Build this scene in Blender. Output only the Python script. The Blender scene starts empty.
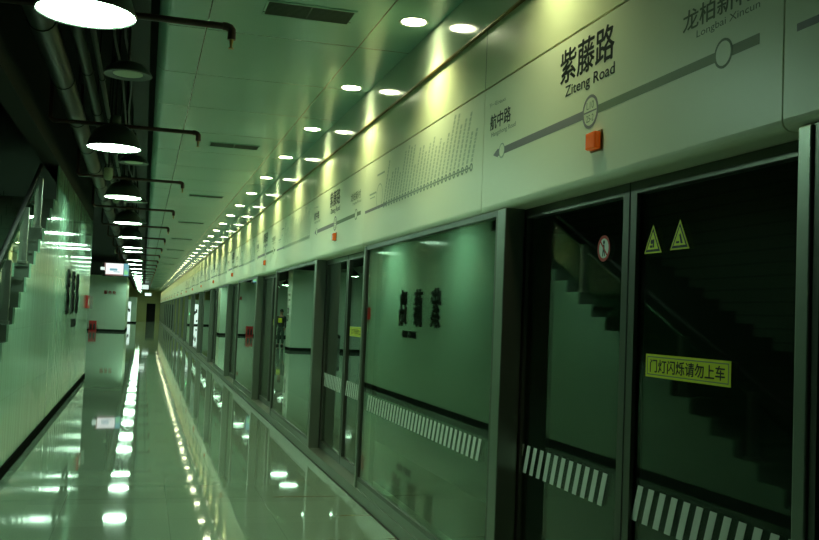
import bpy, bmesh, math, random
from mathutils import Vector, Matrix

random.seed(7)
scene = bpy.context.scene
COL = scene.collection
PI = math.pi

# ------------------------------------------------------------------ helpers
def B():
    return bmesh.new()

def box(bm, x0, x1, y0, y1, z0, z1):
    r = bmesh.ops.create_cube(bm, size=1.0)
    for v in r['verts']:
        v.co.x = x0 if v.co.x < 0 else x1
        v.co.y = y0 if v.co.y < 0 else y1
        v.co.z = z0 if v.co.z < 0 else z1
    return r['verts']

def frame_of(d):
    d = Vector(d).normalized()
    a = Vector((0, 0, 1)) if abs(d.z) < .9 else Vector((1, 0, 0))
    u = d.cross(a).normalized()
    return u, d.cross(u).normalized(), d

def tube(bm, pts, r, n=10, caps=True):
    """tube along a polyline, with mitred joints"""
    pts = [Vector(p) for p in pts]
    rings = []
    for i, p in enumerate(pts):
        if i == 0:
            d = pts[1] - p
        elif i == len(pts) - 1:
            d = p - pts[i - 1]
        else:
            d = (pts[i + 1] - p).normalized() + (p - pts[i - 1]).normalized()
        d.normalize()
        if i == 0:
            u, w, _ = frame_of(d)
        else:
            u = (u - d * u.dot(d)).normalized()
            w = d.cross(u)
        k = 1.0
        if 0 < i < len(pts) - 1:
            k = 1.0 / max(.5, d.dot((pts[i + 1] - p).normalized()))
        rr = r[i] if isinstance(r, (list, tuple)) else r
        rings.append([bm.verts.new(p + (u * math.cos(2 * PI * j / n) + w * math.sin(2 * PI * j / n)) * rr * (1 if k == 1 else (1 + k) / 2)) for j in range(n)])
    for a, b in zip(rings, rings[1:]):
        for j in range(n):
            bm.faces.new((a[j], a[(j + 1) % n], b[(j + 1) % n], b[j]))
    if caps:
        bm.faces.new(rings[0][::-1]); bm.faces.new(rings[-1])

def lathe(bm, prof, cx=0, cy=0, cz=0, n=32, axis='z'):
    rings = []
    for r, z in prof:
        if r < 1e-6:
            ring = [bm.verts.new((cx, cy, cz + z))]
        else:
            ring = [bm.verts.new((cx + r * math.cos(2 * PI * j / n), cy + r * math.sin(2 * PI * j / n), cz + z)) for j in range(n)]
        rings.append(ring)
    for a, b in zip(rings, rings[1:]):
        for j in range(n):
            k = (j + 1) % n
            if len(a) == 1 and len(b) == 1: continue
            if len(a) == 1: bm.faces.new((a[0], b[k], b[j]))
            elif len(b) == 1: bm.faces.new((a[j], a[k], b[0]))
            else: bm.faces.new((a[j], a[k], b[k], b[j]))

def prism(bm, poly, y0, y1):
    """polygon in (x, z), extruded along y"""
    a = [bm.verts.new((x, y0, z)) for x, z in poly]
    b = [bm.verts.new((x, y1, z)) for x, z in poly]
    n = len(poly)
    bm.faces.new(a); bm.faces.new(b[::-1])
    for i in range(n):
        bm.faces.new((a[i], b[i], b[(i + 1) % n], a[(i + 1) % n]))

def prismx(bm, poly, x0, x1):
    """polygon in (y, z), extruded along x"""
    a = [bm.verts.new((x0, y, z)) for y, z in poly]
    b = [bm.verts.new((x1, y, z)) for y, z in poly]
    n = len(poly)
    bm.faces.new(a); bm.faces.new(b[::-1])
    for i in range(n):
        bm.faces.new((a[i], b[i], b[(i + 1) % n], a[(i + 1) % n]))

def ring_x(bm, cy, cz, r0, r1, x0, x1, n=28):
    """flat ring standing in the y-z plane"""
    vs = []
    for x, r in ((x0, r0), (x0, r1), (x1, r1), (x1, r0)):
        vs.append([bm.verts.new((x, cy + r * math.cos(2 * PI * j / n), cz + r * math.sin(2 * PI * j / n))) for j in range(n)])
    for a in range(4):
        p, q = vs[a], vs[(a + 1) % 4]
        for j in range(n):
            k = (j + 1) % n
            bm.faces.new((p[j], p[k], q[k], q[j]))

def disc_x(bm, cy, cz, r, x0, x1, n=24):
    prismx(bm, [(cy + r * math.cos(2 * PI * j / n), cz + r * math.sin(2 * PI * j / n)) for j in range(n)], x0, x1)

def finish(bm, bevel=0.0, smooth=False):
    bmesh.ops.recalc_face_normals(bm, faces=bm.faces)
    if bevel:
        bmesh.ops.bevel(bm, geom=bm.edges[:], offset=bevel, segments=2, profile=.5, affect='EDGES', clamp_overlap=True)
    if smooth:
        for f in bm.faces: f.smooth = True

def obj(name, bm, mat, parent=None, bevel=0.0, smooth=False, label=None):
    finish(bm, bevel, smooth)
    me = bpy.data.meshes.new(name)
    bm.to_mesh(me); bm.free()
    if mat: me.materials.append(mat)
    if smooth and hasattr(me, 'set_sharp_from_angle'):
        me.set_sharp_from_angle(angle=math.radians(40))
    o = bpy.data.objects.new(name, me)
    COL.objects.link(o)
    if parent: o.parent = parent
    if label: o['label'] = label
    return o

def tag(o, label, cat, group=None):
    o['label'] = label; o['category'] = cat
    if group: o['group'] = group
    return o

def thing(name, label, cat, loc=(0, 0, 0), group=None):
    o = bpy.data.objects.new(name, None)
    COL.objects.link(o); o.location = loc
    return tag(o, label, cat, group)

def struct(name, bm, mat, bevel=0.0, smooth=False):
    o = obj(name, bm, mat, None, bevel, smooth)
    o['kind'] = 'structure'
    return o

def dup(root, loc, label, skip=(), group=None):
    r = root.copy(); COL.objects.link(r); r.location = loc; r['label'] = label
    if group: r['group'] = group
    for ch in list(root.children):
        if ch.name.split('.')[0] in skip: continue
        c = ch.copy(); COL.objects.link(c); c.parent = r
        for g in list(ch.children):
            d = g.copy(); COL.objects.link(d); d.parent = c
    return r

def text_mesh(body, size_w, size_h, thick=.0, fit='both', bold=0.0, space=1.0, fat=0.0):
    """lettering as a bmesh centred on the origin, in x-y, fitted to the given width and height"""
    cu = bpy.data.curves.new('lettering', 'FONT')
    cu.body = body; cu.size = 1.0; cu.resolution_u = 3; cu.offset = bold; cu.space_character = space
    o = bpy.data.objects.new('lettering', cu)
    COL.objects.link(o)
    bpy.context.view_layer.update()
    dg = bpy.context.evaluated_depsgraph_get()
    me = bpy.data.meshes.new_from_object(o.evaluated_get(dg))
    bpy.data.objects.remove(o); bpy.data.curves.remove(cu)
    bm = B(); bm.from_mesh(me); bpy.data.meshes.remove(me)
    if not bm.verts: return bm
    xs = [v.co.x for v in bm.verts]; ys = [v.co.y for v in bm.verts]
    cx, cy = (min(xs) + max(xs)) / 2, (min(ys) + max(ys)) / 2
    sx = size_w / max(1e-6, max(xs) - min(xs)); sy = size_h / max(1e-6, max(ys) - min(ys))
    for v in bm.verts:
        v.co.x = (v.co.x - cx) * sx; v.co.y = (v.co.y - cy) * sy; v.co.z = 0
    if fat:
        src = bm.copy()
        for dx, dy in ((fat, 0), (-fat, 0), (0, fat * .7), (0, -fat * .7)):
            me = bpy.data.meshes.new('tmp'); src.to_mesh(me)
            for v in me.vertices: v.co.x += dx; v.co.y += dy
            bm.from_mesh(me); bpy.data.meshes.remove(me)
        src.free()
    if thick:
        g = bmesh.ops.extrude_face_region(bm, geom=bm.faces[:])
        for v in [e for e in g['geom'] if isinstance(e, bmesh.types.BMVert)]:
            v.co.z += thick
    return bm

def face_platform(bm, x, y, z):
    """lay x-y lettering on a plane that faces -X (the screen doors), reading towards -Y"""
    bm.transform(Matrix(((0, 0, -1, x), (-1, 0, 0, y), (0, 1, 0, z), (0, 0, 0, 1))))
    return bm

def face_screen(bm, x, y, z):
    """lay x-y lettering on a plane that faces +X (the tiled wall), reading towards +Y"""
    bm.transform(Matrix(((0, 0, 1, x), (1, 0, 0, y), (0, 1, 0, z), (0, 0, 0, 1))))
    return bm

def face_camera(bm, x, y, z):
    bm.transform(Matrix(((1, 0, 0, x), (0, 0, -1, y), (0, 1, 0, z), (0, 0, 0, 1))))
    return bm

ONES = ['', 'first', 'second', 'third', 'fourth', 'fifth', 'sixth', 'seventh', 'eighth', 'ninth', 'tenth', 'eleventh', 'twelfth', 'thirteenth', 'fourteenth', 'fifteenth', 'sixteenth', 'seventeenth', 'eighteenth', 'nineteenth']
def nth(n):
    if n < 20: return ONES[n]
    t = {2: 'twent', 3: 'thirt', 4: 'fort', 5: 'fift', 6: 'sixt'}[n // 10]
    return t + ('ieth' if n % 10 == 0 else 'y-' + ONES[n % 10])

# ---------------------------------------------------------------- materials
def mat(name, col, rough=.5, metal=0.0, spec=.5, emis=None, estr=0.0, coat=0.0):
    m = bpy.data.materials.new(name); m.use_nodes = True
    b = m.node_tree.nodes['Principled BSDF']
    b.inputs['Base Color'].default_value = (*col, 1)
    b.inputs['Roughness'].default_value = rough
    b.inputs['Metallic'].default_value = metal
    b.inputs['Specular IOR Level'].default_value = spec
    b.inputs['Coat Weight'].default_value = coat
    if emis:
        b.inputs['Emission Color'].default_value = (*emis, 1)
        b.inputs['Emission Strength'].default_value = estr
    return m

def N(m, t, **kw):
    n = m.node_tree.nodes.new(t)
    for k, v in kw.items(): setattr(n, k, v)
    return n

def lk(m, a, b): m.node_tree.links.new(a, b)

def math_node(m, op, a, b=None, c=None):
    n = N(m, 'ShaderNodeMath', operation=op)
    for i, v in enumerate((a, b, c)):
        if v is None: continue
        if isinstance(v, (int, float)): n.inputs[i].default_value = v
        else: lk(m, v, n.inputs[i])
    return n.outputs[0]

def joints(m, axis_specs, pos):
    """mask = 1 on joint lines; axis_specs: list of (axis, pitch, offset, half-width)"""
    out = None
    for ax, pitch, off, hw in axis_specs:
        t = math_node(m, 'PINGPONG', math_node(m, 'SUBTRACT', pos[ax], off), pitch / 2)
        # pingpong is 0 at multiples of pitch
        l = math_node(m, 'LESS_THAN', t, hw)
        out = l if out is None else math_node(m, 'MAXIMUM', out, l)
    return out

def coords(m):
    tc = N(m, 'ShaderNodeTexCoord'); sp = N(m, 'ShaderNodeSeparateXYZ')
    lk(m, tc.outputs['Object'], sp.inputs[0])
    return tc, {'x': sp.outputs[0], 'y': sp.outputs[1], 'z': sp.outputs[2]}

def mix(m, fac, a, b):
    n = N(m, 'ShaderNodeMix', data_type='RGBA')
    if isinstance(fac, (int, float)): n.inputs[0].default_value = fac
    else: lk(m, fac, n.inputs[0])
    for i, v in ((6, a), (7, b)):
        if isinstance(v, tuple): n.inputs[i].default_value = (*v, 1)
        else: lk(m, v, n.inputs[i])
    return n.outputs[2]

def jointed(name, col, jcol, specs, rough, spec=.5, noise=.0, nscale=6.0, coat=0, bump=0.0, bscale=(1, 1, 1)):
    m = mat(name, col, rough, 0, spec, coat=coat)
    b = m.node_tree.nodes['Principled BSDF']
    tc, pos = coords(m)
    base = col
    if noise:
        nz = N(m, 'ShaderNodeTexNoise'); nz.inputs['Scale'].default_value = nscale; nz.inputs['Detail'].default_value = 4
        lk(m, tc.outputs['Object'], nz.inputs['Vector'])
        base = mix(m, nz.outputs[0], tuple(c * (1 - noise) for c in col), tuple(min(1, c * (1 + noise)) for c in col))
    j = joints(m, specs, pos)
    lk(m, mix(m, j, base, jcol), b.inputs['Base Color'])
    if bump:
        mp = N(m, 'ShaderNodeMapping'); mp.inputs['Scale'].default_value = bscale
        lk(m, tc.outputs['Object'], mp.inputs[0])
        nb = N(m, 'ShaderNodeTexNoise'); nb.inputs['Scale'].default_value = 1.0; nb.inputs['Detail'].default_value = 1
        lk(m, mp.outputs[0], nb.inputs['Vector'])
        bp = N(m, 'ShaderNodeBump'); bp.inputs['Strength'].default_value = bump; bp.inputs['Distance'].default_value = .02
        lk(m, nb.outputs[0], bp.inputs['Height']); lk(m, bp.outputs[0], b.inputs['Normal'])
    return m

# polished granite floor with tile joints, fine speckle and a few rust stains along the joints
def floor_material():
    m = mat('polished_granite', (.2, .25, .2), .05, 0, .5)
    b = m.node_tree.nodes['Principled BSDF']
    tc, pos = coords(m)
    n1 = N(m, 'ShaderNodeTexNoise'); n1.inputs['Scale'].default_value = 90; n1.inputs['Detail'].default_value = 3
    n2 = N(m, 'ShaderNodeTexNoise'); n2.inputs['Scale'].default_value = .9; n2.inputs['Detail'].default_value = 2
    for n in (n1, n2): lk(m, tc.outputs['Object'], n.inputs['Vector'])
    c1 = mix(m, n1.outputs[0], FLOOR_A, FLOOR_B)
    # tile to tile variation
    wn = N(m, 'ShaderNodeTexWhiteNoise', noise_dimensions='2D')
    cb = N(m, 'ShaderNodeCombineXYZ')
    lk(m, math_node(m, 'FLOOR', math_node(m, 'DIVIDE', pos['x'], .8)), cb.inputs[0])
    lk(m, math_node(m, 'FLOOR', math_node(m, 'DIVIDE', pos['y'], .8)), cb.inputs[1])
    lk(m, cb.outputs[0], wn.inputs['Vector'])
    c2 = mix(m, math_node(m, 'MULTIPLY', wn.outputs[0], .22), c1, (.10, .13, .10))
    j = joints(m, [('x', .8, 0.27, .003), ('y', .8, .2, .003)], pos)
    c3 = mix(m, math_node(m, 'MULTIPLY', j, .35), c2, (.07, .09, .07))
    # rust stains: thin across-platform streaks in noise patches near the screen doors
    jy = joints(m, [('y', .8, .2, .014)], pos)
    n3 = N(m, 'ShaderNodeTexNoise'); n3.inputs['Scale'].default_value = 1.7; n3.inputs['Detail'].default_value = 3
    lk(m, tc.outputs['Object'], n3.inputs['Vector'])
    st = math_node(m, 'MULTIPLY', math_node(m, 'MULTIPLY', jy, math_node(m, 'GREATER_THAN', n3.outputs[0], .53)), math_node(m, 'GREATER_THAN', pos['x'], 1.1))
    c4 = mix(m, math_node(m, 'MULTIPLY', st, .8), c3, (.20, .12, .03))
    lk(m, c4, b.inputs['Base Color'])
    lk(m, math_node(m, 'ADD', math_node(m, 'MULTIPLY', n2.outputs[0], .05), .01), b.inputs['Roughness'])
    # tiles are laid almost, not perfectly, level
    wn2 = N(m, 'ShaderNodeTexNoise'); wn2.inputs['Scale'].default_value = 1.6; wn2.inputs['Detail'].default_value = 0
    lk(m, tc.outputs['Object'], wn2.inputs['Vector'])
    bp = N(m, 'ShaderNodeBump'); bp.inputs['Strength'].default_value = .04; bp.inputs['Distance'].default_value = .02
    lk(m, wn2.outputs[0], bp.inputs['Height']); lk(m, bp.outputs[0], b.inputs['Normal'])
    return m

def glass_material(name, tint):
    m = bpy.data.materials.new(name); m.use_nodes = True
    nt = m.node_tree; nt.nodes.clear()
    out = N(m, 'ShaderNodeOutputMaterial'); mx = N(m, 'ShaderNodeMixShader')
    tr = N(m, 'ShaderNodeBsdfTransparent'); gl = N(m, 'ShaderNodeBsdfGlossy')
    tr.inputs[0].default_value = (*tint, 1); gl.inputs['Roughness'].default_value = 0.0
    gl.inputs[0].default_value = (.95, 1, .95, 1)
    ge = N(m, 'ShaderNodeNewGeometry')
    dt = N(m, 'ShaderNodeVectorMath', operation='DOT_PRODUCT')
    lk(m, ge.outputs['Normal'], dt.inputs[0]); lk(m, ge.outputs['Incoming'], dt.inputs[1])
    c = math_node(m, 'ABSOLUTE', dt.outputs['Value'])
    f5 = math_node(m, 'POWER', math_node(m, 'SUBTRACT', 1.0, c), 5.2)
    fr = math_node(m, 'MINIMUM', math_node(m, 'MULTIPLY_ADD', f5, 1.5, .025), 1.0)
    lk(m, fr, mx.inputs[0]); lk(m, tr.outputs[0], mx.inputs[1]); lk(m, gl.outputs[0], mx.inputs[2])
    lk(m, mx.outputs[0], out.inputs[0])
    return m

FLOOR_A, FLOOR_B = (.13, .19, .145), (.27, .36, .28)
M = {}
M['floor'] = floor_material()
M['ceil'] = jointed('green_metal_ceiling', (.25, .46, .38), (.03, .06, .045), [('x', 1.12, .33, .005), ('y', 1.34, 6.78, .006)], .22, .5, noise=.04, nscale=.8)
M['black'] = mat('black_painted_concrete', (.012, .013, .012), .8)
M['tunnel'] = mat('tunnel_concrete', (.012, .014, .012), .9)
M['wall'] = jointed('glossy_green_wall_tile', (.31, .50, .37), (.24, .39, .29), [('z', .62, .107, .002), ('y', 1.2, .4, .002)], .09, .07, noise=.03, nscale=1.5, bump=.2, bscale=(.5, 7, .5))
M['roomwall'] = jointed('pale_green_room_panels', (.50, .64, .52), (.38, .50, .40), [('z', 1.2, .1, .003), ('x', 1.2, .1, .003)], .3, .5, noise=.03)
M['endwall'] = mat('yellowish_end_wall', (.36, .38, .14), .4)
M['base'] = mat('black_granite_skirting', (.012, .014, .012), .3, 0, .0)
M['cream'] = jointed('cream_fascia', (.82, .84, .58), (.20, .17, .08), [('y', 2.87, 5.10, .004)], .3, .5, noise=.03, nscale=.7)
M['strip'] = mat('glossy_pale_metal_strip', (.55, .62, .48), .1, 0, .8)
M['panel'] = mat('pale_green_sign_panel', (.86, .89, .68), .35, 0, .4)
M['gold'] = mat('brassy_joint', (.30, .20, .06), .4, .4)
M['steel'] = mat('brushed_stainless_steel', (.26, .29, .25), .36, .9)
M['darksteel'] = mat('dark_bronze_door_frame', (.11, .12, .10), .35, .7)
M['rubber'] = mat('black_rubber', (.006, .006, .006), .7)
M['glass'] = glass_material('door_glass', (.84, .93, .86))
M['railglass'] = glass_material('balustrade_glass', (.80, .93, .85))
M['white_sticker'] = mat('frosted_white_sticker', (.62, .68, .62), .5)
M['ink'] = mat('black_ink', (.015, .02, .015), .5)
M['greyink'] = mat('grey_ink', (.20, .25, .17), .5)
M['fadedink'] = mat('faded_grey_ink', (.40, .47, .36), .5)
M['dotink'] = mat('grey_dot_ink', (.29, .35, .27), .5)
M['mauve'] = mat('mauve_route_ink', (.235, .22, .235), .5)
M['olive'] = mat('olive_route_ink', (.20, .25, .14), .5)
M['yellow'] = mat('yellow_sticker', (.74, .77, .03), .4)
M['red'] = mat('red_paint', (.50, .02, .02), .35)
M['white'] = mat('white_paint', (.75, .78, .74), .4)
M['orange'] = mat('orange_lamp_plastic', (.75, .13, .01), .25, emis=(1, .16, .01), estr=.12)
M['shade'] = mat('dark_enamel_shade', (.035, .045, .035), .35)
M['lampglow'] = mat('lit_pendant_diffuser', (.9, .95, .9), .5, emis=(.60, 1.0, .70), estr=54.0)
M['downglow'] = mat('lit_downlight_lens', (.95, .95, .85), .5, emis=(.95, 1.0, .62), estr=26.0)
M['offdisc'] = mat('unlit_diffuser', (.55, .62, .48), .5)
M['pipe'] = mat('dark_red_sprinkler_pipe', (.05, .02, .016), .4)
M['duct'] = mat('dusty_duct', (.026, .029, .024), .45, .3)
M['conduit'] = mat('dark_conduit', (.009, .010, .009), .6, .0)
M['vent'] = mat('dark_vent_slats', (.05, .09, .06), .5)
M['ventback'] = mat('vent_cavity', (.015, .025, .018), .8)
M['boxgreen'] = mat('pale_green_plastic', (.33, .40, .28), .5)
M['tread'] = jointed('granite_stair', (.10, .125, .10), (.05, .06, .05), [('x', .6, .1, .003)], .25, .5, noise=.1, nscale=20)
M['stairwall'] = jointed('stairwell_tile', (.20, .27, .21), (.08, .11, .09), [('z', .16, .05, .012)], .4)
M['screenframe'] = mat('black_plastic_bezel', (.015, .016, .015), .4)
M['screen'] = mat('lit_screen', (.1, .1, .1), .3, emis=(.80, .84, .82), estr=1.1)
M['screenpink'] = mat('lit_screen_pink', (.1, .1, .1), .3, emis=(.55, .34, .32), estr=.5)
M['screenblue'] = mat('lit_screen_blue', (.1, .1, .1), .3, emis=(.14, .36, .42), estr=1.0)
M['screengreen'] = mat('lit_screen_green', (.1, .1, .1), .3, emis=(.2, .6, .22), estr=1.0)
M['lightbox'] = mat('lit_poster_box', (.8, .85, .85), .3, emis=(.75, .95, .88), estr=.8)
M['greenled'] = mat('green_led', (.1, .6, .2), .3, emis=(.2, 1, .35), estr=6)
M['skin'] = mat('skin', (.42, .24, .16), .5)
M['cloth'] = mat('dark_cloth', (.03, .035, .035), .8)
M['trouser'] = mat('dark_green_trousers', (.05, .08, .06), .8)
M['hair'] = mat('black_hair', (.01, .01, .01), .5)
M['shoe'] = mat('black_shoe', (.01, .01, .01), .4)
M['binsteel'] = mat('bin_steel', (.35, .38, .35), .35, .8)

# ------------------------------------------------------------------ key sizes (metres)
XF = 1.865          # face of the header and the floor edge of the screen
XG = 1.888          # fixed glass
XL = 2.01           # sliding leaves
WL = -1.163         # tiled wall
ZC = 3.62           # green ceiling
ZH = 2.224          # header underside
PITCH = 5.74
NB = 19
YEND = 112.0

# ------------------------------------------------------------------ the setting
b = B(); box(b, -9, XF, -7, 116, -.3, 0); struct('floor', b, M['floor'])

# green metal ceiling with a rounded free edge
b = B()
prof = [(XF - .02, ZC), (XF - .02, ZC + .25), (0, ZC + .25)]
for i in range(9):
    a = PI + i * (PI / 2) / 8
    prof.append((.09 + .09 * math.cos(a), ZC + .09 + .09 * math.sin(a)))
prism(b, prof, -7, YEND); struct('ceiling', b, M['ceil'])
b = B(); box(b, -9, 6.5, -7.2, 116, 4.75, 4.84); struct('ceiling_slab', b, M['black'])
b = B(); box(b, XF - .02, XF, -7, YEND, 3.322, ZC + .25); struct('trim_1', b, M['strip'])        # pale strip above the header
b = B(); box(b, XF - .022, XF + .0, -7, YEND, 3.312, 3.322); struct('trim_2', b, M['gold'])
b = B(); box(b, XF, 2.3, -7, YEND, 2.962, ZC + .25); struct('trim_3', b, M['cream'])               # cream band
b = B(); box(b, XF + .012, 2.3, -7, YEND, 2.30, 2.962); struct('trim_4', b, M['gold'])             # backing seen in the joints
b = B(); box(b, XF, XF + .30, -7, YEND, -.3, .0); box(b, XF, XF + .25, -7, YEND, 0, .10); struct('trim_5', b, M['steel'])   # sill
b = B(); box(b, XF - .012, XF - .001, -7, YEND, .0, .004); struct('trim_6', b, M['rubber'])

# dark tunnel behind the glass
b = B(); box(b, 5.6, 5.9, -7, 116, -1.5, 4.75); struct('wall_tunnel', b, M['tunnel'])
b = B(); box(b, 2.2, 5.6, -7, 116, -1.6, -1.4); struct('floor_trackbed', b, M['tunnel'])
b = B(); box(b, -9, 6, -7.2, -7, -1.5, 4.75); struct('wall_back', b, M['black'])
b = B(); box(b, -9.2, -9, -7.2, 116, -.3, 4.75); struct('wall_far_left', b, M['roomwall'])

# stairs: rise .155, run .357, first riser at SY
SY, RISE, RUN, NS = 6.30, .155, .357, 26
def stair_z(k): return RISE * k
# tiled wall: the side of the stair (stepped) then full height
poly = [(SY, 0)]
for k in range(1, 20):
    y = SY + (k - 1) * RUN
    poly += [(y, stair_z(k)), (y + RUN, stair_z(k))]
YW = SY + 19 * RUN
poly += [(YW, 3.43), (21.7, 3.43), (21.7, 0)]
b = B(); prismx(b, poly, WL - .02, WL); struct('wall_left', b, M['wall'])
b = B(); box(b, -9, WL - .02, 21.5, 21.7, 0, 3.43); struct('wall_left_return', b, M['wall'])
b = B(); box(b, WL, WL + .014, SY, 21.7, 0, .107); struct('baseboard_left', b, M['base'])
b = B(); box(b, WL - .2, WL, 5.0, 21.7, 3.43, 4.75); struct('beam_stair', b, M['black'])
b = B(); box(b, -3.4, -3.2, 4.5, 21.5, 0, 4.75); struct('wall_stair', b, M['stairwall'])

st = thing('staircase', 'dark granite staircase rising behind the glass balustrade by the tiled wall', 'staircase', (WL - .021, SY, 0))
for k in range(1, 20):
    y = (k - 1) * RUN
    b = B(); box(b, -2.0, -.002, y, y + RUN, max(0, stair_z(k) - .5), stair_z(k) - .03)
    obj('riser', b, M['tread'], st)
    b = B(); box(b, -2.0, -.002, y - .02, y + RUN - .001, stair_z(k) - .03, stair_z(k)); obj('tread', b, M['tread'], st)

# balustrade: posts, glass, handrail
bl = thing('balustrade', 'steel and glass balustrade climbing the edge of the staircase', 'balustrade', (WL - .1, SY, 0))
slope = RISE / RUN
ps = [SY + .15 + 1.15 * i for i in range(5)] + [11.85]
ps = [6.05, 7.2, 8.35, 9.5, 10.62, 11.76]
def szy(y): return max(0, RISE * (math.floor((y - SY) / RUN) + 1)) if y > SY else 0
for y in ps:
    z0 = szy(y) if y > SY else 0
    b = B(); box(b, -.045, .045, y - SY - .035, y - SY + .035, z0, z0 + .60)
    box(b, -.055, .055, y - SY - .07, y - SY + .07, z0, z0 + .03); obj('post', b, M['steel'], bl, .004)
for y0, y1 in zip(ps, ps[1:]):
    a0, a1 = y0 + .07, y1 - .07
    f = lambda y: slope * (y - SY) + RISE
    b = B(); prismx(b, [(a0 - SY, f(a0) + .06), (a1 - SY, f(a1) + .06), (a1 - SY, f(a1) + .50), (a0 - SY, f(a0) + .50)], -.006, .006)
    obj('glass_panel', b, M['railglass'], bl)
b = B(); tube(b, [(0, -.45, .62), (0, -.25, .66), (0, 5.62, slope * 5.62 + RISE + .66)], .024, 12); obj('handrail', b, M['rubber'], bl, smooth=True)
b = B(); tube(b, [(-.06, -.2, .45), (-.06, 5.6, slope * 5.6 + RISE + .50)], .018, 10); obj('lower_rail', b, M['darksteel'], bl, smooth=True)

# room blocks further along, their skirtings and the end wall
def block(x0, x1, y0, y1, z, name, m):
    b = B(); box(b, x0, x1, y0, y1, 0, z); struct(name, b, m)
    b = B(); box(b, x0, x1 + .02, y0 - .02, y0, 0, .14); box(b, x1, x1 + .02, y0, y1, 0, .14)
    return struct('baseboard_' + name.split('_')[1], b, M['base'])
block(-8.9, -2.36, 40, 41.3, 3.5, 'wall_office', M['roomwall'])
block(-8.9, -1.08, 62, 72, 3.55, 'wall_kiosk', M['roomwall'])
block(-8.9, -.66, 98, 104, 2.62, 'wall_service', M['roomwall'])
b = B(); box(b, -8.9, .38, YEND, YEND + .3, 0, 4.7); box(b, .38, 1.36, YEND, YEND + .3, 2.1, 4.7); box(b, 1.36, XF, YEND, YEND + .3, 0, 4.7); struct('wall_end', b, M['endwall'])
b = B(); box(b, .38, 1.36, YEND + .9, YEND + 1, 0, 2.2); struct('door_1', b, M['tunnel'])

# ------------------------------------------------------------------ platform screen doors
def stripes(bm, x, y_hi, n, z0, z1, pitch=.085, w=.042, lean=.05):
    for i in range(n):
        y = y_hi - i * pitch
        prismx(bm, [(y, z1), (y - w, z1), (y - w + lean, z0), (y + lean, z0)], x - .0012, x)

# -- fixed screen: origin at its far end on the floor line; runs towards the camera (-Y... to +Y)
def make_fixed():
    t = thing('fixed_screen', '', 'glass screen', (0, 0, 0), 'fixed glass screens between the doors')
    L = 3.385                                                # from y=0 (near the far end of the previous doorway) to y=L
    for y, yw in ((0.0, .12), (L - .06, .06)):
        b = B(); box(b, XF + .002, XF + .118, y, y + yw, .10, ZH - .001); obj('post', b, M['steel'], t, .006)
    e0, e1 = .122, L - .062
    b = B(); box(b, XG - .012, XG + .03, e0, e1, .10, .17); obj('bottom_rail', b, M['steel'], t, .004)
    b = B(); box(b, XG - .012, XG + .03, e0, e1, .17, .20)
    box(b, XG - .012, XG + .03, e0, e0 + .04, .20, 2.19); box(b, XG - .012, XG + .03, e1 - .03, e1, .20, 2.19); box(b, XG - .012, XG + .03, e0, e1, 2.19, ZH - .001)
    obj('pane_frame', b, M['darksteel'], t)
    b = B(); box(b, XG, XG + .012, e0 + .04, e1 - .03, .20, 2.19); obj('glass_pane', b, M['glass'], t)
    b = B(); stripes(b, XG - .0005, L - .325, 33, .80, .93); obj('stripe_band', b, M['white_sticker'], t)
    return t

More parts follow.
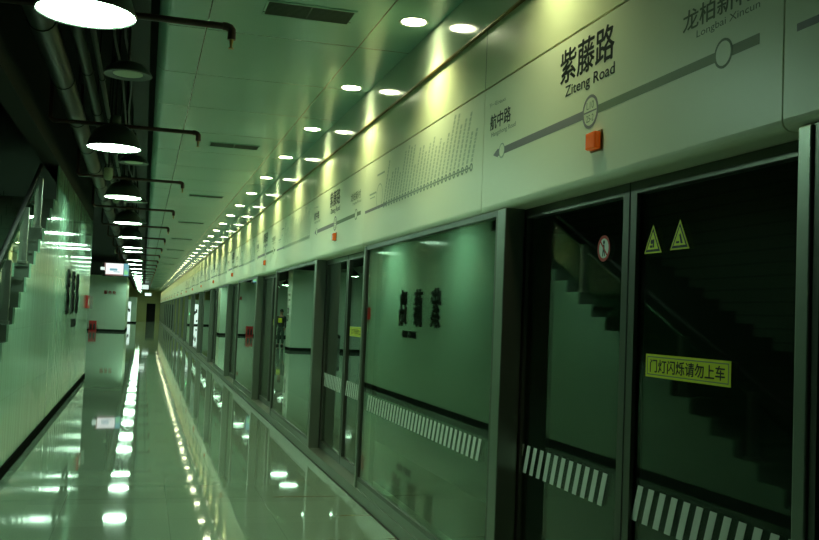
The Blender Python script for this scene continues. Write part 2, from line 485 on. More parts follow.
def make_leaf(kind):
    """leaf of 1.22 m, y from 0 to 1.22"""
    W = 1.225
    t = thing('door_leaf', '', 'sliding door', (0, 0, 0), 'sliding glass door leaves')
    b = B()
    far = .11 if kind == 'far' else .055
    near = .055 if kind == 'far' else .11
    z0, z1 = .105, ZH - .002
    box(b, XL - .02, XL + .03, 0, near, z0, z1); box(b, XL - .02, XL + .03, W - far, W, z0, z1)
    box(b, XL - .02, XL + .03, near, W - far, z0, z0 + .08); box(b, XL - .02, XL + .03, near, W - far, 2.17, z1)
    obj('frame', b, M['darksteel'], t)
    b = B(); box(b, XL - .002, XL + .01, near, W - far, z0 + .08, 2.17); obj('glass_pane', b, M['glass'], t)
    b = B()
    yy = W if kind == 'far' else 0
    if kind == 'far': box(b, XL - .024, XL + .03, W, W + .03, z0, z1)
    else: box(b, XL - .022, XL + .032, W, W + .006, z0, z1)
    obj('rubber_seal', b, M['rubber'], t)
    x = XL - .0025
    b = B(); stripes(b, x, W - far + .02 if kind == 'far' else W - far - .045, 12, .80, .95); obj('stripe_band', b, M['white_sticker'], t)
    if kind == 'far':
        yc, zc = .255, 1.955
        s = obj('prohibition_sticker', (lambda q: (disc_x(q, yc, zc, .055, x - .001, x), q)[1])(B()), M['white'], t, label='round white sticker with a red ring and slash')
        b = B(); ring_x(b, yc, zc, .046, .060, x - .002, x - .001)
        prismx(b, [(yc - .040, zc - .034), (yc - .034, zc - .040), (yc + .040, zc + .034), (yc + .034, zc + .040)], x - .0021, x - .001)
        obj('red_ring', b, M['red'], s)
        b = B(); disc_x(b, yc, zc + .028, .009, x - .0016, x - .001, 12)
        prismx(b, [(yc - .014, zc - .036), (yc - .004, zc + .018), (yc + .008, zc + .018), (yc + .014, zc - .036), (yc + .006, zc - .036), (yc, zc - .01), (yc - .006, zc - .036)], x - .0016, x - .001)
        obj('pictogram', b, M['ink'], s)
    else:
        for i, (yc, zc) in enumerate(((W - .165, 1.968), (W - .365, 1.972))):
            def tri(q, s, x0, x1, dz=0):
                prismx(q, [(yc - s * .58, zc - s * .5 + dz), (yc + s * .58, zc - s * .5 + dz), (yc, zc + s * .5 + dz)], x0, x1)
            q = B(); tri(q, .118, x - .001, x)
            s = obj('warning_sticker', q, M['yellow'], t, label='yellow triangular warning sticker with a black inner border')
            q = B(); tri(q, .098, x - .0015, x - .001, -.004); obj('black_border', q, M['ink'], s)
            q = B(); tri(q, .074, x - .002, x - .0015, -.006); obj('yellow_field', q, M['yellow'], s)
            q = B()
            if i == 0:
                box(q, x - .0026, x - .002, yc - .012, yc - .002, zc - .036, zc - .002); disc_x(q, yc + .006, zc - .012, .010, x - .0026, x - .002, 10); box(q, x - .0026, x - .002, yc + .001, yc + .02, zc - .036, zc - .026)
            else:
                prismx(q, [(yc - .024, zc - .036), (yc - .006, zc + .004), (yc + .002, zc - .002), (yc - .010, zc - .036)], x - .0026, x - .002); box(q, x - .0026, x - .002, yc + .002, yc + .024, zc - .034, zc - .026)
            obj('pictogram', q, M['ink'], s)
        ya, yb, za, zb = W - .715, W - .135, 1.402, 1.495
        q = B(); box(q, x - .001, x, ya, yb, za, zb)
        s = obj('notice_sticker', q, M['yellow'], t, label='long yellow notice sticker with black characters')
        q = B()
        for (c0, c1, d0, d1) in ((ya + .012, yb - .012, za + .009, za + .013), (ya + .012, yb - .012, zb - .013, zb - .009), (ya + .012, ya + .016, za + .013, zb - .013), (yb - .016, yb - .012, za + .013, zb - .013)):
            box(q, x - .0016, x - .001, c0, c1, d0, d1)
        obj('black_border', q, M['greyink'], s)
        q = text_mesh('门灯闪烁请勿上车', .51, .052, fat=.0012)
        obj('lettering', face_platform(q, x - .0016, (ya + yb) / 2, (za + zb) / 2), M['ink'], s)
    return t

def panel_profile():
    """header panel section: flat face with a rounded lower lip"""
    pr = [(XF, 2.95), (XF + .012, 2.95), (XF + .012, 2.30), (XF + .18, 2.30), (XF + .18, ZH)]
    for i in range(6):
        a = -PI / 2 - i * (PI / 2) / 5
        pr.append((XF + .035 + .035 * math.cos(a), ZH + .035 + .035 * math.sin(a)))
    return pr

def make_sign():
    """sign panel over a doorway; y from 0 (near joint) to 2.63 (far joint); photo's bay starts at y=2.41"""
    t = thing('sign_panel', '', 'sign', (0, 0, 0), 'station sign panels over the doors')
    L = 2.67
    b = B(); prism(b, panel_profile(), .004, L - .004); obj('fascia', b, M['panel'], t)
    x = XF - .0006
    # route line: mauve from the arrow to the ring, olive beyond (y measured from the near joint)
    q = B(); zl = 2.548; o = 2.43
    prismx(q, [(4.93 - o, zl - .004), (4.86 - o, zl + .024), (4.86 - o, zl + .020), (3.80 - o, zl + .020), (3.80 - o, zl - .020), (4.86 - o, zl - .020), (4.86 - o, zl - .026)], x, XF)
    obj('route_line', q, M['mauve'], t)
    q = B(); box(q, x, XF, 2.55 - o, 3.67 - o, zl - .018, zl + .018); obj('route_line', q, M['olive'], t, label='olive half of the route line')
    def stop(y, r, m, name='station_ring'):
        q = B(); ring_x(q, y, zl + .003, r - .012 * r / .07, r, x - .0008, XF, 32); rg = obj(name, q, m, t)
        q = B(); disc_x(q, y, zl + .003, r - .011 * r / .07, x - .0004, XF, 32); obj('ring_field', q, M['panel'], rg)
        return rg
    yr = 3.735 - o
    rg = stop(yr, .076, M['mauve'])
    q = B(); box(q, x - .0012, x - .0004, yr - .06, yr + .06, zl + .0, zl + .006); obj('ring_bar', q, M['mauve'], rg)
    obj('lettering', face_platform(text_mesh('L10', .070, .034), x - .001, yr, zl + .032), M['greyink'], rg)
    obj('lettering', face_platform(text_mesh('25-2', .070, .032), x - .001, yr, zl - .027), M['greyink'], rg)
    stop(4.80 - o, .042, M['fadedink']); stop(2.745 - o, .052, M['olive'])
    def put(s, y, z, w, h, m, fat=0.0):
        obj('lettering', face_platform(text_mesh(s, w, h, fat=fat), x - .0003, y - o, z), m, t)
    put('紫藤路', 3.795, 2.822, .53, .160, M['ink'], .0035)
    put('Ziteng Road', 3.76, 2.690, .48, .066, M['ink'], .0012)
    put('下一站', 4.955, 2.842, .13, .026, M['greyink']); put('Next', 4.82, 2.836, .11, .020, M['greyink'])
    put('航中路', 4.84, 2.738, .31, .088, M['ink'], .002)
    put('Hangzhong Road', 4.79, 2.662, .36, .034, M['greyink'])
    put('龙柏新村', 2.79, 2.730, .42, .078, M['olive'], .0015)
    put('Longbai Xincun', 2.73, 2.660, .36, .034, M['olive'])
    return t

def make_map():
    t = thing('route_map_panel', '', 'sign', (0, 0, 0), 'route map panels beside the station signs')
    L = PITCH - 2.67
    b = B(); prism(b, panel_profile(), .004, L - .004); obj('fascia', b, M['panel'], t)
    x = XF - .0006; zl = 2.53
    q = B(); box(q, x, XF, 2.25, L - .06, zl - .012, zl + .012); obj('route_line', q, M['mauve'], t)
    q = B(); box(q, x, XF, .22, 2.25, zl - .005, zl + .005)
    rng = random.Random(3)
    for i in range(27):
        ring_x(q, .20 + i * .082, zl, .014, .026, x - .0005, XF, 14)
    obj('route_pattern', q, M['dotink'], t)
    q = B()
    for i in range(27):                                  # slanted station names, far too small to read
        y = .20 + i * .082; ln = rng.uniform(.18, .40); s = .034
        while s < ln:
            d = rng.uniform(.014, .03); dx, dz = -.40, .92
            p0 = (y + dx * s, zl + dz * s); p1 = (y + dx * (s + d), zl + dz * (s + d))
            for off in (0, .018):
                prismx(q, [(p0[0] + off, p0[1]), (p1[0] + off, p1[1]), (p1[0] + off + .008, p1[1] + .004), (p0[0] + off + .008, p0[1] + .004)], x, XF)
            s += d + .006
    obj('route_print', q, M['fadedink'], t)
    q = B(); ring_x(q, 2.5, 2.62, .10, .107, x, XF, 30); box(q, x, XF, 2.62, 2.86, 2.66, 2.675); box(q, x, XF, 2.66, 2.84, 2.63, 2.638); box(q, x, XF, 2.35, 2.6, 2.80, 2.815); obj('diagram', q, M['fadedink'], t)
    return t

def make_lamp():
    t = thing('door_indicator_lamp', '', 'lamp', (0, 0, 0), 'orange door lamps under the station names')
    b = B(); box(b, XF - .035, XF, -.045, .045, -.038, .038); obj('lens', b, M['orange'], t, .008)
    b = B(); box(b, XF - .006, XF + .0, -.051, .051, -.044, .044); obj('back_plate', b, M['gold'], t)
    return t

def where(k): return 'nearest the camera' if k == 0 else nth(k + 1) + ' from the camera'
fixed0, leafA, leafB, sign0, map0, lamp0 = make_fixed(), make_leaf('far'), make_leaf('near'), make_sign(), make_map(), make_lamp()
FINE = ('lettering', 'route_print', 'diagram', 'route_pattern')
STK = ('prohibition_sticker', 'warning_sticker', 'stripe_band')
for k in range(-1, NB):
    y = k * PITCH
    lab = ('fixed glass screen cut by the frame edge, nearer than the nearest doors' if k < 0 else ('fixed glass screen with white stripe band, reflecting the black calligraphy' if k == 0 else 'fixed glass screen just beyond the door pair %s' % where(k)))
    if k == -1: fixed0.location = (0, 4.715 + y, 0); fixed0['label'] = lab
    else: dup(fixed0, (0, 4.715 + y, 0), lab, ('stripe_band',) if k > 0 else ())
    lab = ('blank end of a route map panel cut by the frame edge' if k < 0 else 'pale route map panel, beyond the station sign %s' % where(k))
    if k == -1: map0.location = (0, 5.10 + y, 0); map0['label'] = lab
    else: dup(map0, (0, 5.10 + y, 0), lab, FINE if k > 6 else ())
    if k < 0: continue
    a = 'far-side leaf of the glass door pair %s' % where(k)
    if k == 0: a = 'glass door leaf bearing the round red prohibition sticker, in the nearest pair'
    c = 'near-side leaf of the glass door pair %s' % where(k)
    if k == 0: c = 'glass door leaf bearing the large yellow notice and two warning triangles'
    s = 'pale sign panel with station name over the door pair %s' % where(k)
    l = 'orange lamp on the station sign %s' % where(k)
    if k == 0:
        leafA.location = (0, 3.585, 0); leafA['label'] = a; leafB.location = (0, 2.354, 0); leafB['label'] = c
        sign0.location = (0, 2.43, 0); sign0['label'] = s; lamp0.location = (0, 3.665, 2.405); lamp0['label'] = l
    else:
        dup(leafA, (0, 3.585 + y, 0), a, STK if k > 1 else STK[:2]); dup(leafB, (0, 2.354 + y, 0), c, STK if k > 1 else STK[:2])
        dup(sign0, (0, 2.43 + y, 0), s, FINE if k > 7 else ()); dup(lamp0, (0, 3.665 + y, 2.405), l)

t = thing('status_light', 'tiny green lit lamp on the far glass screens', 'lamp', (XF - .018, 39.21, 1.42))
b = B(); box(b, 0, .02, -.05, .05, -.05, .05); obj('housing', b, M['rubber'], t)
b = B(); box(b, -.012, 0, -.04, .04, -.04, .04); obj('lens', b, M['greenled'], t, .004)

# ------------------------------------------------------------------ lamps
ZP = 3.2
def make_pendant():
    t = thing('pendant_lamp', '', 'pendant lamp', (0, 0, 0), 'lit pendant lamps in a row under the dark ceiling')
    b = B(); prof = [(.262, -.012), (.268, 0), (.258, .02), (.235, .09), (.19, .16), (.12, .215), (.06, .235), (.05, .32), (0, .32)]
    inner = [(.10, .19), (.18, .145), (.225, .08), (.25, .01), (.262, -.012)]
    lathe(b, inner + prof[1:], n=40); obj('shade', b, M['shade'], t, smooth=True)
    b = B(); lathe(b, [(0, -.006), (.252, -.006), (.252, .004), (0, .004)], n=40); obj('diffuser', b, M['lampglow'], t)
    b = B(); tube(b, [(0, 0, .31), (0, 0, 4.756 - ZP)], .012, 8); obj('stem', b, M['conduit'], t, smooth=True)
    return t
pend = make_pendant()
PY = [5.33, 9.80, 14.2, 18.5, 22.3, 26.1, 28.0, 33.0, 36.3, 40.4, 44.6, 48.8, 53.0, 57.2, 61.4, 65.6, 69.8, 73.3, 77.6, 82.4, 86.6, 90.8, 95, 99.2, 103.4, 107.6]
for i, y in enumerate(PY):
    lab = 'lit pendant lamp %s in the row under the dark ceiling' % where(i)
    if i == 0: pend.location = (-.385, y, ZP); pend['label'] = 'big lit pendant lamp nearest the camera, cut by the top of frame'
    else: dup(pend, (-.37, y, ZP), lab)
for i, y in enumerate((24.6, 28.6, 32.6, 36.6, 48.8, 53.0, 57.2)):
    dup(pend, (-4.0, y, ZP), 'lit pendant lamp over the side hall, %s, seen in the door glass' % where(i), (), 'lit pendant lamps over the side hall')

def make_off():
    t = thing('unlit_ceiling_lamp', '', 'ceiling lamp', (0, 0, 0), 'small unlit lamps between the pendants')
    b = B(); lathe(b, [(.11, .01), (.18, -.005), (.185, .0), (.16, .04), (.11, .08), (.05, .10), (0, .10)], n=32); obj('shade', b, M['shade'], t, smooth=True)
    b = B(); lathe(b, [(0, .004), (.112, .004), (.112, .012), (0, .012)], n=32); obj('diffuser', b, M['offdisc'], t)
    b = B(); tube(b, [(0, 0, .09), (0, 0, 4.75 - 3.45)], .01, 8); obj('stem', b, M['conduit'], t, smooth=True)
    return t
off = make_off()
for i, y in enumerate([7.5, 12.1, 16.6, 20.6]):
    lab = 'small unlit round lamp %s beside the lit pendants' % where(i)
    if i == 0: off.location = (-.21, y, 3.40); off['label'] = lab
    else: dup(off, (-.21, y, 3.40), lab)

# downlights over the screen doors
def make_down():
    t = thing('ceiling_downlight', '', 'downlight', (0, 0, 0), 'small round downlights along the ceiling edge')
    b = B(); lathe(b, [(.082, -.001), (.098, -.006), (.102, 0), (.082, .0)], n=28); obj('trim_ring', b, M['strip'], t, smooth=True)
    b = B(); lathe(b, [(0, -.002), (.082, -.002), (.082, -.0005), (0, -.0005)], n=28); obj('lens', b, M['downglow'], t)
    return t
down = make_down()
spot = bpy.data.lights.new('downlight_beam', 'SPOT')
spot.energy = 34; spot.color = (.92, 1.0, .48); spot.spot_size = math.radians(125); spot.spot_blend = 1.0; spot.shadow_soft_size = .09
n = 0
y = 4.05
while y < YEND - 1:
    n += 1
    lab = 'round lit ceiling downlight %s in the row above the header' % where(n - 1)
    if n == 1:
        down.location = (1.67, y, ZC); down['label'] = lab; d = down
    else: d = dup(down, (1.67, y, ZC), lab)
    s = bpy.data.objects.new('downlight_beam', spot); COL.objects.link(s); s.parent = d; s.location = (0, 0, -.02)
    y += 1.985

# ------------------------------------------------------------------ ceiling vents, sprinklers, ducts
def make_vent():
    t = thing('ceiling_vent', '', 'vent', (0, 0, 0), 'slatted vents in the green ceiling')
    b = B()
    for a in ((-.30, .30, -.15, -.135), (-.30, .30, .135, .15), (-.30, -.285, -.135, .135), (.285, .30, -.135, .135)):
        box(b, a[0], a[1], a[2], a[3], -.008, 0)
    obj('frame', b, M['ceil'], t)
    b = B(); box(b, -.285, .285, -.135, .135, -.002, -.0005); obj('backing', b, M['ventback'], t)
    b = B()
    for i in range(11):
        yy = -.125 + i * .025
        box(b, -.285, .285, yy - .004, yy + .004, -.007, -.002)
    box(b, -.004, .004, -.135, .135, -.007, -.002)
    obj('slats', b, M['vent'], t)
    return t
vent = make_vent()
for i in range(18):
    y = 6.12 + 5.36 * i
    lab = 'dark slatted ceiling vent %s' % where(i)
    if i == 0: vent.location = (.965, y, ZC); vent['label'] = lab
    else: dup(vent, (.965, y, ZC), lab)

ZS = 3.45
def make_pipe():
    t = thing('sprinkler_pipe', '', 'sprinkler pipe', (0, 0, 0), 'sprinkler arms reaching under the green ceiling')
    b = B(); tube(b, [(-1.0, 0, 4.756 - ZS), (-1.0, 0, .03), (-.97, 0, 0), (.42, 0, 0)], .022, 10); obj('arm', b, M['pipe'], t, smooth=True)
    b = B(); tube(b, [(.40, 0, 0), (.425, 0, 0), (.448, 0, -.008), (.459, 0, -.022), (.46, 0, -.04), (.46, 0, -.085)], .027, 12); obj('elbow', b, M['pipe'], t, smooth=True)
    b = B(); lathe(b, [(0, -.085), (.014, -.085), (.010, -.11), (.006, -.135), (.018, -.139), (.018, -.143), (0, -.143)], .46, 0, 0, 12); obj('sprinkler_head', b, M['gold'], t)
    return t
pp = make_pipe()
for i in range(24):
    y = [6.1, 9.95, 14.0, 18.2, 22.1, 25.8, 30.0][i] if i < 7 else 30 + 4.0 * (i - 6)
    lab = 'dark red sprinkler arm %s, ending under the green ceiling' % where(i)
    if i == 0: pp.location = (0, y, ZS); pp['label'] = lab
    else: dup(pp, (0, y, ZS), lab)

def run(name, x, z, r, m, label, cat, n=14):
    t = thing(name, label, cat, (x, -5, z))
    prof = [(0, 0), (r, 0)]
    for i in range(60):
        yy = 1 + i * 1.83
        prof += [(r, yy), (r + .008, yy + .002), (r + .008, yy + .048), (r, yy + .05)]
    prof += [(r, 112), (0, 112)]
    b = B(); lathe(b, prof, n=n)
    b.transform(Matrix(((1, 0, 0, 0), (0, 0, 1, 0), (0, 1, 0, 0), (0, 0, 0, 1))))
    obj('tube', b, m, t, smooth=True)
    b = B(); box(b, -.006, .006, 0, .03, r - .002, 4.756 - z); h0 = obj('hanger', b, M['conduit'], t); h0.location.y = 1
    for i in range(1, 22):
        h = h0.copy(); COL.objects.link(h); h.location.y = 1 + i * 3.66
run('air_duct', -.80, 3.62, .095, M['duct'], 'thick round duct running along the dark ceiling behind the pendants', 'duct', 18)
run('water_pipe', -.60, 3.72, .05, M['duct'], 'thinner round pipe beside the thick duct in the dark ceiling', 'pipe')
run('cable_conduit', -.47, 3.66, .022, M['duct'], 'slim cable conduit beside the pendant lamps under the dark ceiling', 'conduit', 8)
t = thing('cable_tray', 'dark perforated cable tray hung beside the green ceiling edge', 'cable tray', (-.14, -5, 3.78))
b = B(); box(b, -.08, .08, 0, 110, 0, .01); box(b, -.08, -.07, 0, 110, .01, .07); box(b, .07, .08, 0, 110, .01, .07); obj('tray', b, M['conduit'], t)
b = B(); box(b, -.01, .01, 0, .03, .005, .976); h0 = obj('hanger', b, M['conduit'], t); h0.location.y = .8
for i in range(1, 30):
    h = h0.copy(); COL.objects.link(h); h.location.y = .8 + 2.9 * i
t = thing('wire_bundle', 'crooked bundle of wires between the duct and the cable tray', 'wires', (-.30, 0, 3.72))
rng = random.Random(11)
for j in range(2):
    b = B(); tube(b, [(j * .06 + rng.uniform(-.03, .03), -4 + i * .9, rng.uniform(-.03, .03)) for i in range(60)], .011, 6); obj('wire', b, M['duct'], t, smooth=True)
b = B(); tube(b, [(.02, 0, -.03), (.02, 0, 1.056)], .007, 6); h0 = obj('hanger', b, M['conduit'], t); h0.location.y = 1
for i in range(1, 16):
    h = h0.copy(); COL.objects.link(h); h.location.y = 1 + 3.1 * i

def make_cam():
    t = thing('hanging_camera', '', 'camera', (0, 0, 0), 'small pale cameras hanging among the pendants')
    b = B(); lathe(b, [(0, -.10), (.03, -.095), (.052, -.07), (.056, -.03), (.056, .05), (.04, .06), (0, .06)], n=20); obj('housing', b, M['boxgreen'], t, smooth=True)
    b = B(); tube(b, [(0, 0, .055), (0, 0, 4.75 - 3.1)], .010, 8); obj('stem', b, M['conduit'], t, smooth=True)
    return t
cm = make_cam()
for i, (x, y, z) in enumerate(((-.51, 12.2, 3.27), (-.52, 15.9, 3.38), (-1.2, 39.8, 3.85))):
    lab = ['pale hanging camera nearest the camera, beside the third pendant lamp', 'pale hanging camera beside the fourth pendant lamp', 'pale camera above the hanging screen'][i]
    lab = lab.replace('nearest the camera', 'nearest the viewer')
    if i == 0: cm.location = (x, y, z); cm['label'] = lab
    else: dup(cm, (x, y, z), lab)
for o in list(bpy.data.objects):
    if o.name.startswith('stem') and o.parent and o.parent.name.startswith('hanging_camera'):
        o.scale.z = (4.75 - o.parent.location.z) / (4.75 - 3.1)

# hanging information screens
def make_tv(w, h, loc, label, bright):
    t = thing('hanging_screen', label, 'screen', loc, 'screens hanging from the dark ceiling')
    b = B(); box(b, -w / 2, w / 2, 0, .22, -h / 2, h / 2); obj('housing', b, M['screenframe'], t, .01)
    b = B(); box(b, -.03, .03, .08, .14, h / 2 - .01, 4.75 - loc[2]); obj('bracket', b, M['conduit'], t)
    if bright:
        b = B(); box(b, -w / 2 + .03, w / 2 - .03, -.012, -.001, -h / 2 + .03, h / 2 - .03); obj('display', b, M['lightbox'], t)
        return t
    b = B(); box(b, -w / 2 + .12, w / 2 - .24, -.012, -.001, -h / 2 + .09, h / 2 - .05); d = obj('display', b, M['screen'], t)
    b = B(); box(b, -w / 2 + .12, w / 2 - .24, -.012, -.001, -h / 2 + .04, -h / 2 + .09); box(b, -w / 2 + .07, -w / 2 + .12, -.012, -.001, -h / 2 + .2, h / 2 - .04); obj('display_edge', b, M['screenpink'], t)
    b = B(); box(b, -.25, .05, -.016, -.012, -.06, .03); box(b, -.1, .15, -.016, -.012, -.12, -.09); obj('picture_marks', b, M['screenblue'], d)
    b = B(); box(b, w / 2 - .22, w / 2 - .03, -.012, -.001, -h / 2 + .04, h / 2 - .04); d = obj('side_display', b, M['screenblue'], t)
    b = B(); box(b, w / 2 - .2, w / 2 - .05, -.016, -.012, -.2, -.06); box(b, w / 2 - .2, w / 2 - .1, -.016, -.012, -.04, 0); obj('picture_marks', b, M['screengreen'], d)
    b = B(); box(b, -w / 2 - .08, -w / 2 + .08, -.03, .0, -.05, .07); obj('clock', b, M['lightbox'], t)
    return t
make_tv(1.05, .58, (-1.15, 40, 3.12), 'lit advertising screen with blue side strip hanging past the tiled wall', False)
make_tv(.72, .46, (.0, 80, 3.32), 'bright white screen hanging far down the platform', True)
make_tv(.66, .34, (.40, 96, 2.92), 'dim white screen hanging beyond the bright one', True)

# ------------------------------------------------------------------ things on and by the walls
X = WL
t = thing('station_name_lettering', 'black calligraphic station name in raised characters on the tiled wall', 'lettering', (X, 16.7, 0))
for i, (ch, y) in enumerate((('紫', -1.08), ('藤', .02), ('路', 1.07))):
    obj('character', face_screen(text_mesh(ch, .56, .70, thick=.02, fat=.009), .0005, y, 1.80), M['ink'], t)
obj('subtitle', face_screen(text_mesh('ZITENG', .50, .13, thick=.015, fat=.006), .0005, .32, 1.29), M['ink'], t)
obj('subtitle', face_screen(text_mesh('ROAD', .36, .13, thick=.015, fat=.006), .0005, .86, 1.29), M['ink'], t)

t = thing('fire_alarm_box', 'red fire alarm box on the far end of the tiled wall', 'alarm box', (X - .004, 20.9, 1.68))
b = B(); box(b, 0, .05, -.38, .38, -.14, .13); obj('box', b, M['red'], t, .006)
b = B(); box(b, .0, .11, .38, .46, -.15, .12); obj('bracket', b, M['binsteel'], t, .004)
b = B(); box(b, .05, .056, -.2, .1, -.08, .06); obj('cover_plate', b, M['white'], t)

t = thing('fire_extinguisher_box', 'red extinguisher box on the floor against the kiosk wall', 'extinguisher box', (-2.98, 61.6, 0))
b = B(); box(b, -.22, .22, -.15, .2, .0, .62); obj('box', b, M['red'], t, .01)
b = B(); box(b, -.23, .23, -.16, .2, .62, .66); obj('lid', b, M['red'], t, .006)
b = B()
for sx in (-.1, .1): lathe(b, [(0, .1), (.055, .1), (.055, .42), (.02, .47), (.02, .52), (0, .52)], sx, -.19, 0, 14)
obj('extinguishers', b, M['hair'], t, smooth=True)

def make_bin(loc, label):
    t = thing('litter_bin', label, 'bin', loc, 'litter bins by the rooms')
    b = B(); lathe(b, [(0, .0), (.17, .0), (.18, .02), (.18, .62), (0, .62)], n=24); obj('body', b, M['binsteel'], t, smooth=True)
    b = B(); lathe(b, [(.185, .62), (.185, .74), (.12, .78), (0, .78)], n=24); obj('lid', b, M['hair'], t, smooth=True)
make_bin((-3.55, 61.6, 0), 'steel litter bin beside the red extinguisher box')
make_bin((-4.0, 39.4, 0), 'steel litter bin before the office wall, seen in the door glass')

# red sign over the kiosk, and small signs on the office side
t = thing('kiosk_sign', 'small red three character sign on the pale kiosk wall', 'sign', (-2.07, 62, 2.47))
for i, ch in enumerate('服务处'):
    obj('character', face_camera(text_mesh(ch, .21, .22, thick=.01, fat=.008), -.26 + i * .26, -.001, 0), M['red'], t)
t = thing('lit_poster', 'tall lit poster on the service room wall far along the platform', 'poster', (-1.42, 98, 1.15))
b = B(); box(b, -.28, .28, -.08, 0, -1.05, 1.05); obj('frame', b, M['binsteel'], t, .01)
b = B(); box(b, -.24, .24, -.09, -.081, -1.0, 1.0); d = obj('face', b, M['lightbox'], t)
b = B(); box(b, -.16, .0, -.096, -.091, .1, .5); box(b, -.2, -.05, -.096, -.091, -.8, -.6); box(b, .0, .16, -.096, -.091, -.05, .3); obj('picture_marks', b, M['conduit'], d)
XO = -2.36
t = thing('wall_notice', 'pale framed notice on the side of the office block', 'notice', (XO, 40.65, 2.25))
b = B(); box(b, 0, .02, -.35, .35, -.3, .3); obj('board', b, M['white'], t, .004)
b = B(); box(b, .02, .022, -.28, .28, .12, .22); box(b, .02, .022, -.28, .2, -.1, -.02); obj('print', b, M['greyink'], t)
plates = None
for i, (yy, zz) in enumerate(((40.35, 1.72), (40.95, 1.72), (40.35, 1.40), (40.95, 1.40))):
    t = thing('round_sign', ['upper white sign plate nearer the office corner', 'upper dark sign plate farther from the office corner', 'lower white sign plate nearer the office corner', 'lower dark sign plate farther from the office corner'][i], 'sign', (XO, yy, zz), 'small sign plates on the office block')
    b = B(); box(b, 0, .012, -.22, .22, -.13, .13); obj('plate', b, M['white'] if i % 2 == 0 else M['ink'], t, .003)
    b = B(); ring_x(b, 0, 0, .05, .08, .012, .014, 18); obj('mark', b, M['ink'] if i % 2 == 0 else M['white'], t)

# ------------------------------------------------------------------ the person seen in the glass
def skin_mesh(name, verts, edges, radii, root, m, parent):
    me = bpy.data.meshes.new(name); me.from_pydata(verts, edges, []); me.update()
    o = bpy.data.objects.new(name, me); COL.objects.link(o)
    md = o.modifiers.new('skin', 'SKIN'); md.use_smooth_shade = True
    sv = me.skin_vertices[0].data
    for i, r in enumerate(radii):
        sv[i].radius = r if isinstance(r, tuple) else (r, r); sv[i].use_root = (i == root)
    s2 = o.modifiers.new('sub', 'SUBSURF'); s2.levels = s2.render_levels = 2
    bpy.context.view_layer.update()
    dg = bpy.context.evaluated_depsgraph_get()
    me2 = bpy.data.meshes.new_from_object(o.evaluated_get(dg))
    bpy.data.objects.remove(o); bpy.data.meshes.remove(me)
    for p in me2.polygons: p.use_smooth = True
    me2.materials.clear(); me2.materials.append(m)
    r = bpy.data.objects.new(name, me2); COL.objects.link(r); r.parent = parent
    return r

PX, PYY = -2.75, 45.6
p = thing('person', 'person in dark jacket with yellow chest patch standing by the office', 'person', (PX, PYY, 0))
p.rotation_euler = (0, 0, math.radians(35))
# body faces -Y (towards the camera side of the platform)
V_ = [(0, 0, .95), (0, .0, 1.12), (0, .01, 1.30), (0, .01, 1.43), (0, 0, 1.50), (0, -.01, 1.60), (0, -.01, 1.68),
      (-.09, 0, .90), (-.10, -.01, .50), (-.10, .02, .10), (-.10, -.12, .05),
      (.09, 0, .90), (.11, -.03, .50), (.12, .0, .10), (.13, -.14, .05),
      (-.18, .01, 1.40), (-.25, .03, 1.13), (-.24, -.06, .88), (-.235, -.09, .80),
      (.18, .01, 1.40), (.25, .03, 1.13), (.24, -.06, .88), (.235, -.09, .80)]
E_ = [(0, 1), (1, 2), (2, 3), (3, 4), (4, 5), (5, 6), (0, 7), (7, 8), (8, 9), (9, 10), (0, 11), (11, 12), (12, 13), (13, 14), (3, 15), (15, 16), (16, 17), (17, 18), (3, 19), (19, 20), (20, 21), (21, 22)]
R_ = [(.08, .07), (.12, .09), (.15, .10), (.12, .08), .055, (.078, .095), (.07, .085), .05, .05, .04, .035, .05, .05, .04, .035, .06, .045, .035, .03, .06, .045, .035, .03]
skin_mesh('body', V_, E_, R_, 0, M['skin'], p)
jv = [(0, 0, .86), V_[1], V_[2], V_[3], (0, 0, 1.455), V_[15], V_[16], V_[17], V_[19], V_[20], V_[21]]
je = [(0, 1), (1, 2), (2, 3), (3, 4), (3, 5), (5, 6), (6, 7), (3, 8), (8, 9), (9, 10)]
jr = [(.195, .155), (.17, .135), (.18, .13), (.145, .105), .07, .075, .06, .048, .075, .06, .048]
skin_mesh('jacket', jv, je, jr, 0, M['cloth'], p)
tv = [(0, 0, 1.0), V_[7], V_[8], (-.10, .02, .09), V_[11], V_[12], (.12, 0, .09), (0, 0, .90)]
skin_mesh('trousers', tv, [(0, 7), (7, 1), (1, 2), (2, 3), (7, 4), (4, 5), (5, 6)], [(.165, .125), .105, .078, .06, .105, .078, .06, (.165, .125)], 0, M['trouser'], p)
for sx, fy in ((-.10, .02), (.125, 0.0)):
    b = B(); lathe(b, [(0, 0), (.05, 0), (.055, .03), (.045, .075), (0, .09)], 0, 0, 0, 16)
    for v in b.verts: v.co = Vector((v.co.x + sx, v.co.y * 2.4 + fy - .06, v.co.z))
    obj('shoe', b, M['shoe'], p, smooth=True)
b = B(); bmesh.ops.create_uvsphere(b, u_segments=20, v_segments=12, radius=1)
for v in b.verts:
    v.co = Vector((v.co.x * .088, v.co.y * .104 + .012, v.co.z * .085 + 1.70 + (.0 if v.co.y > 0 else .022)))
obj('hair', b, M['hair'], p, smooth=True)
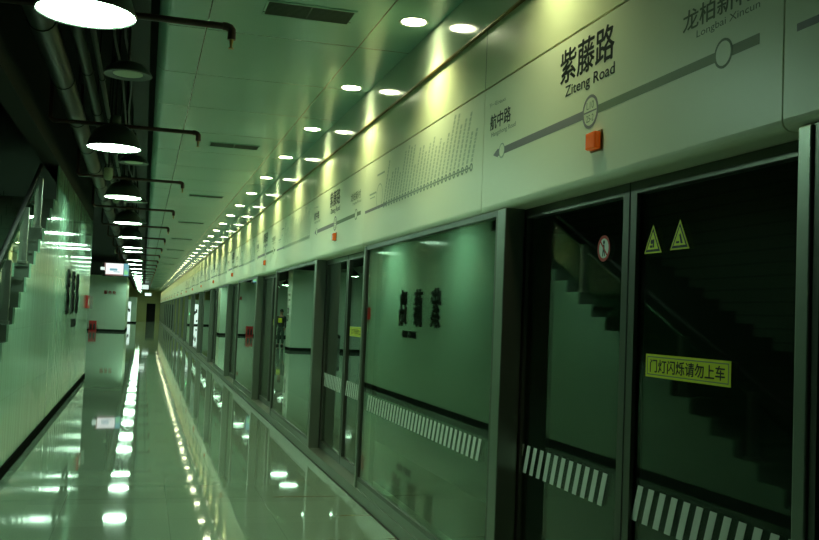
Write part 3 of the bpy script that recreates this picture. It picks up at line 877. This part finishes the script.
for sx in (-1, 1):
    b = B(); bmesh.ops.create_uvsphere(b, u_segments=10, v_segments=8, radius=.011, matrix=Matrix.Translation((sx * .032, -.104, 1.645))); obj('eye', b, M['hair'], p)
    b = B(); bmesh.ops.create_uvsphere(b, u_segments=10, v_segments=8, radius=1)
    for v in b.verts: v.co = Vector((v.co.x * .012 + sx * .086, v.co.y * .02, v.co.z * .03 + 1.63))
    obj('ear', b, M['skin'], p, smooth=True)
    hx = sx * .235
    fing = [((-.022, .085), .0), ((-.008, .092), 0), ((.007, .088), 0), ((.021, .072), 0)]
    for (dy, ln), _ in fing:
        b = B(); tube(b, [(hx, -.092 + dy, .80), (hx, -.097 + dy, .80 - ln * .5), (hx - sx * .012, -.098 + dy, .80 - ln)], [.0095, .009, .007], 8); obj('finger', b, M['skin'], p, smooth=True)
    b = B(); tube(b, [(hx - sx * .01, -.105, .83), (hx - sx * .025, -.135, .80), (hx - sx * .028, -.14, .765)], [.012, .011, .008], 8); obj('thumb', b, M['skin'], p, smooth=True)
b = B(); tube(b, [(0, -.098, 1.645), (0, -.122, 1.612), (0, -.106, 1.605)], [.008, .014, .008], 8); obj('nose', b, M['skin'], p, smooth=True)
b = B(); box(b, -.022, .022, -.104, -.096, 1.573, 1.58); obj('mouth', b, M['red'], p)
b = B(); box(b, -.10, .10, -.150, -.118, 1.14, 1.36); obj('chest_patch', b, M['yellow'], p, .01, label='bright yellow chest patch')

# ------------------------------------------------------------------ world, camera, view
w = bpy.data.worlds.new('station_dark'); scene.world = w; w.use_nodes = True
w.node_tree.nodes['Background'].inputs[0].default_value = (0, 0, 0, 1)
w.node_tree.nodes['Background'].inputs[1].default_value = 0

F, YAW, PIT, ROLL = 931.683, .276299, .0518687, .0407151
f = Vector((math.sin(YAW) * math.cos(PIT), math.cos(YAW) * math.cos(PIT), math.sin(PIT)))
r = Vector((math.cos(YAW), -math.sin(YAW), 0)); u = r.cross(f)
r2 = r * math.cos(ROLL) + u * math.sin(ROLL); u2 = -r * math.sin(ROLL) + u * math.cos(ROLL)
cam = bpy.data.cameras.new('camera'); co = bpy.data.objects.new('camera', cam); COL.objects.link(co)
co.matrix_world = Matrix(((r2.x, u2.x, -f.x, 0), (r2.y, u2.y, -f.y, 0), (r2.z, u2.z, -f.z, 1.6), (0, 0, 0, 1)))
cam.sensor_width = 36; cam.sensor_fit = 'HORIZONTAL'; cam.lens = F * 36 / 819
cam.clip_start = .05; cam.clip_end = 400
scene.camera = co

vs = scene.view_settings
vs.view_transform = 'Standard'; vs.look = 'None'; vs.gamma = 1; vs.use_curve_mapping = False; vs.exposure = 0.26
scene.cycles.use_denoising = True
scene.cycles.max_bounces = 10; scene.cycles.diffuse_bounces = 4; scene.cycles.glossy_bounces = 6; scene.cycles.transparent_max_bounces = 40
scene.cycles.sample_clamp_indirect = 6
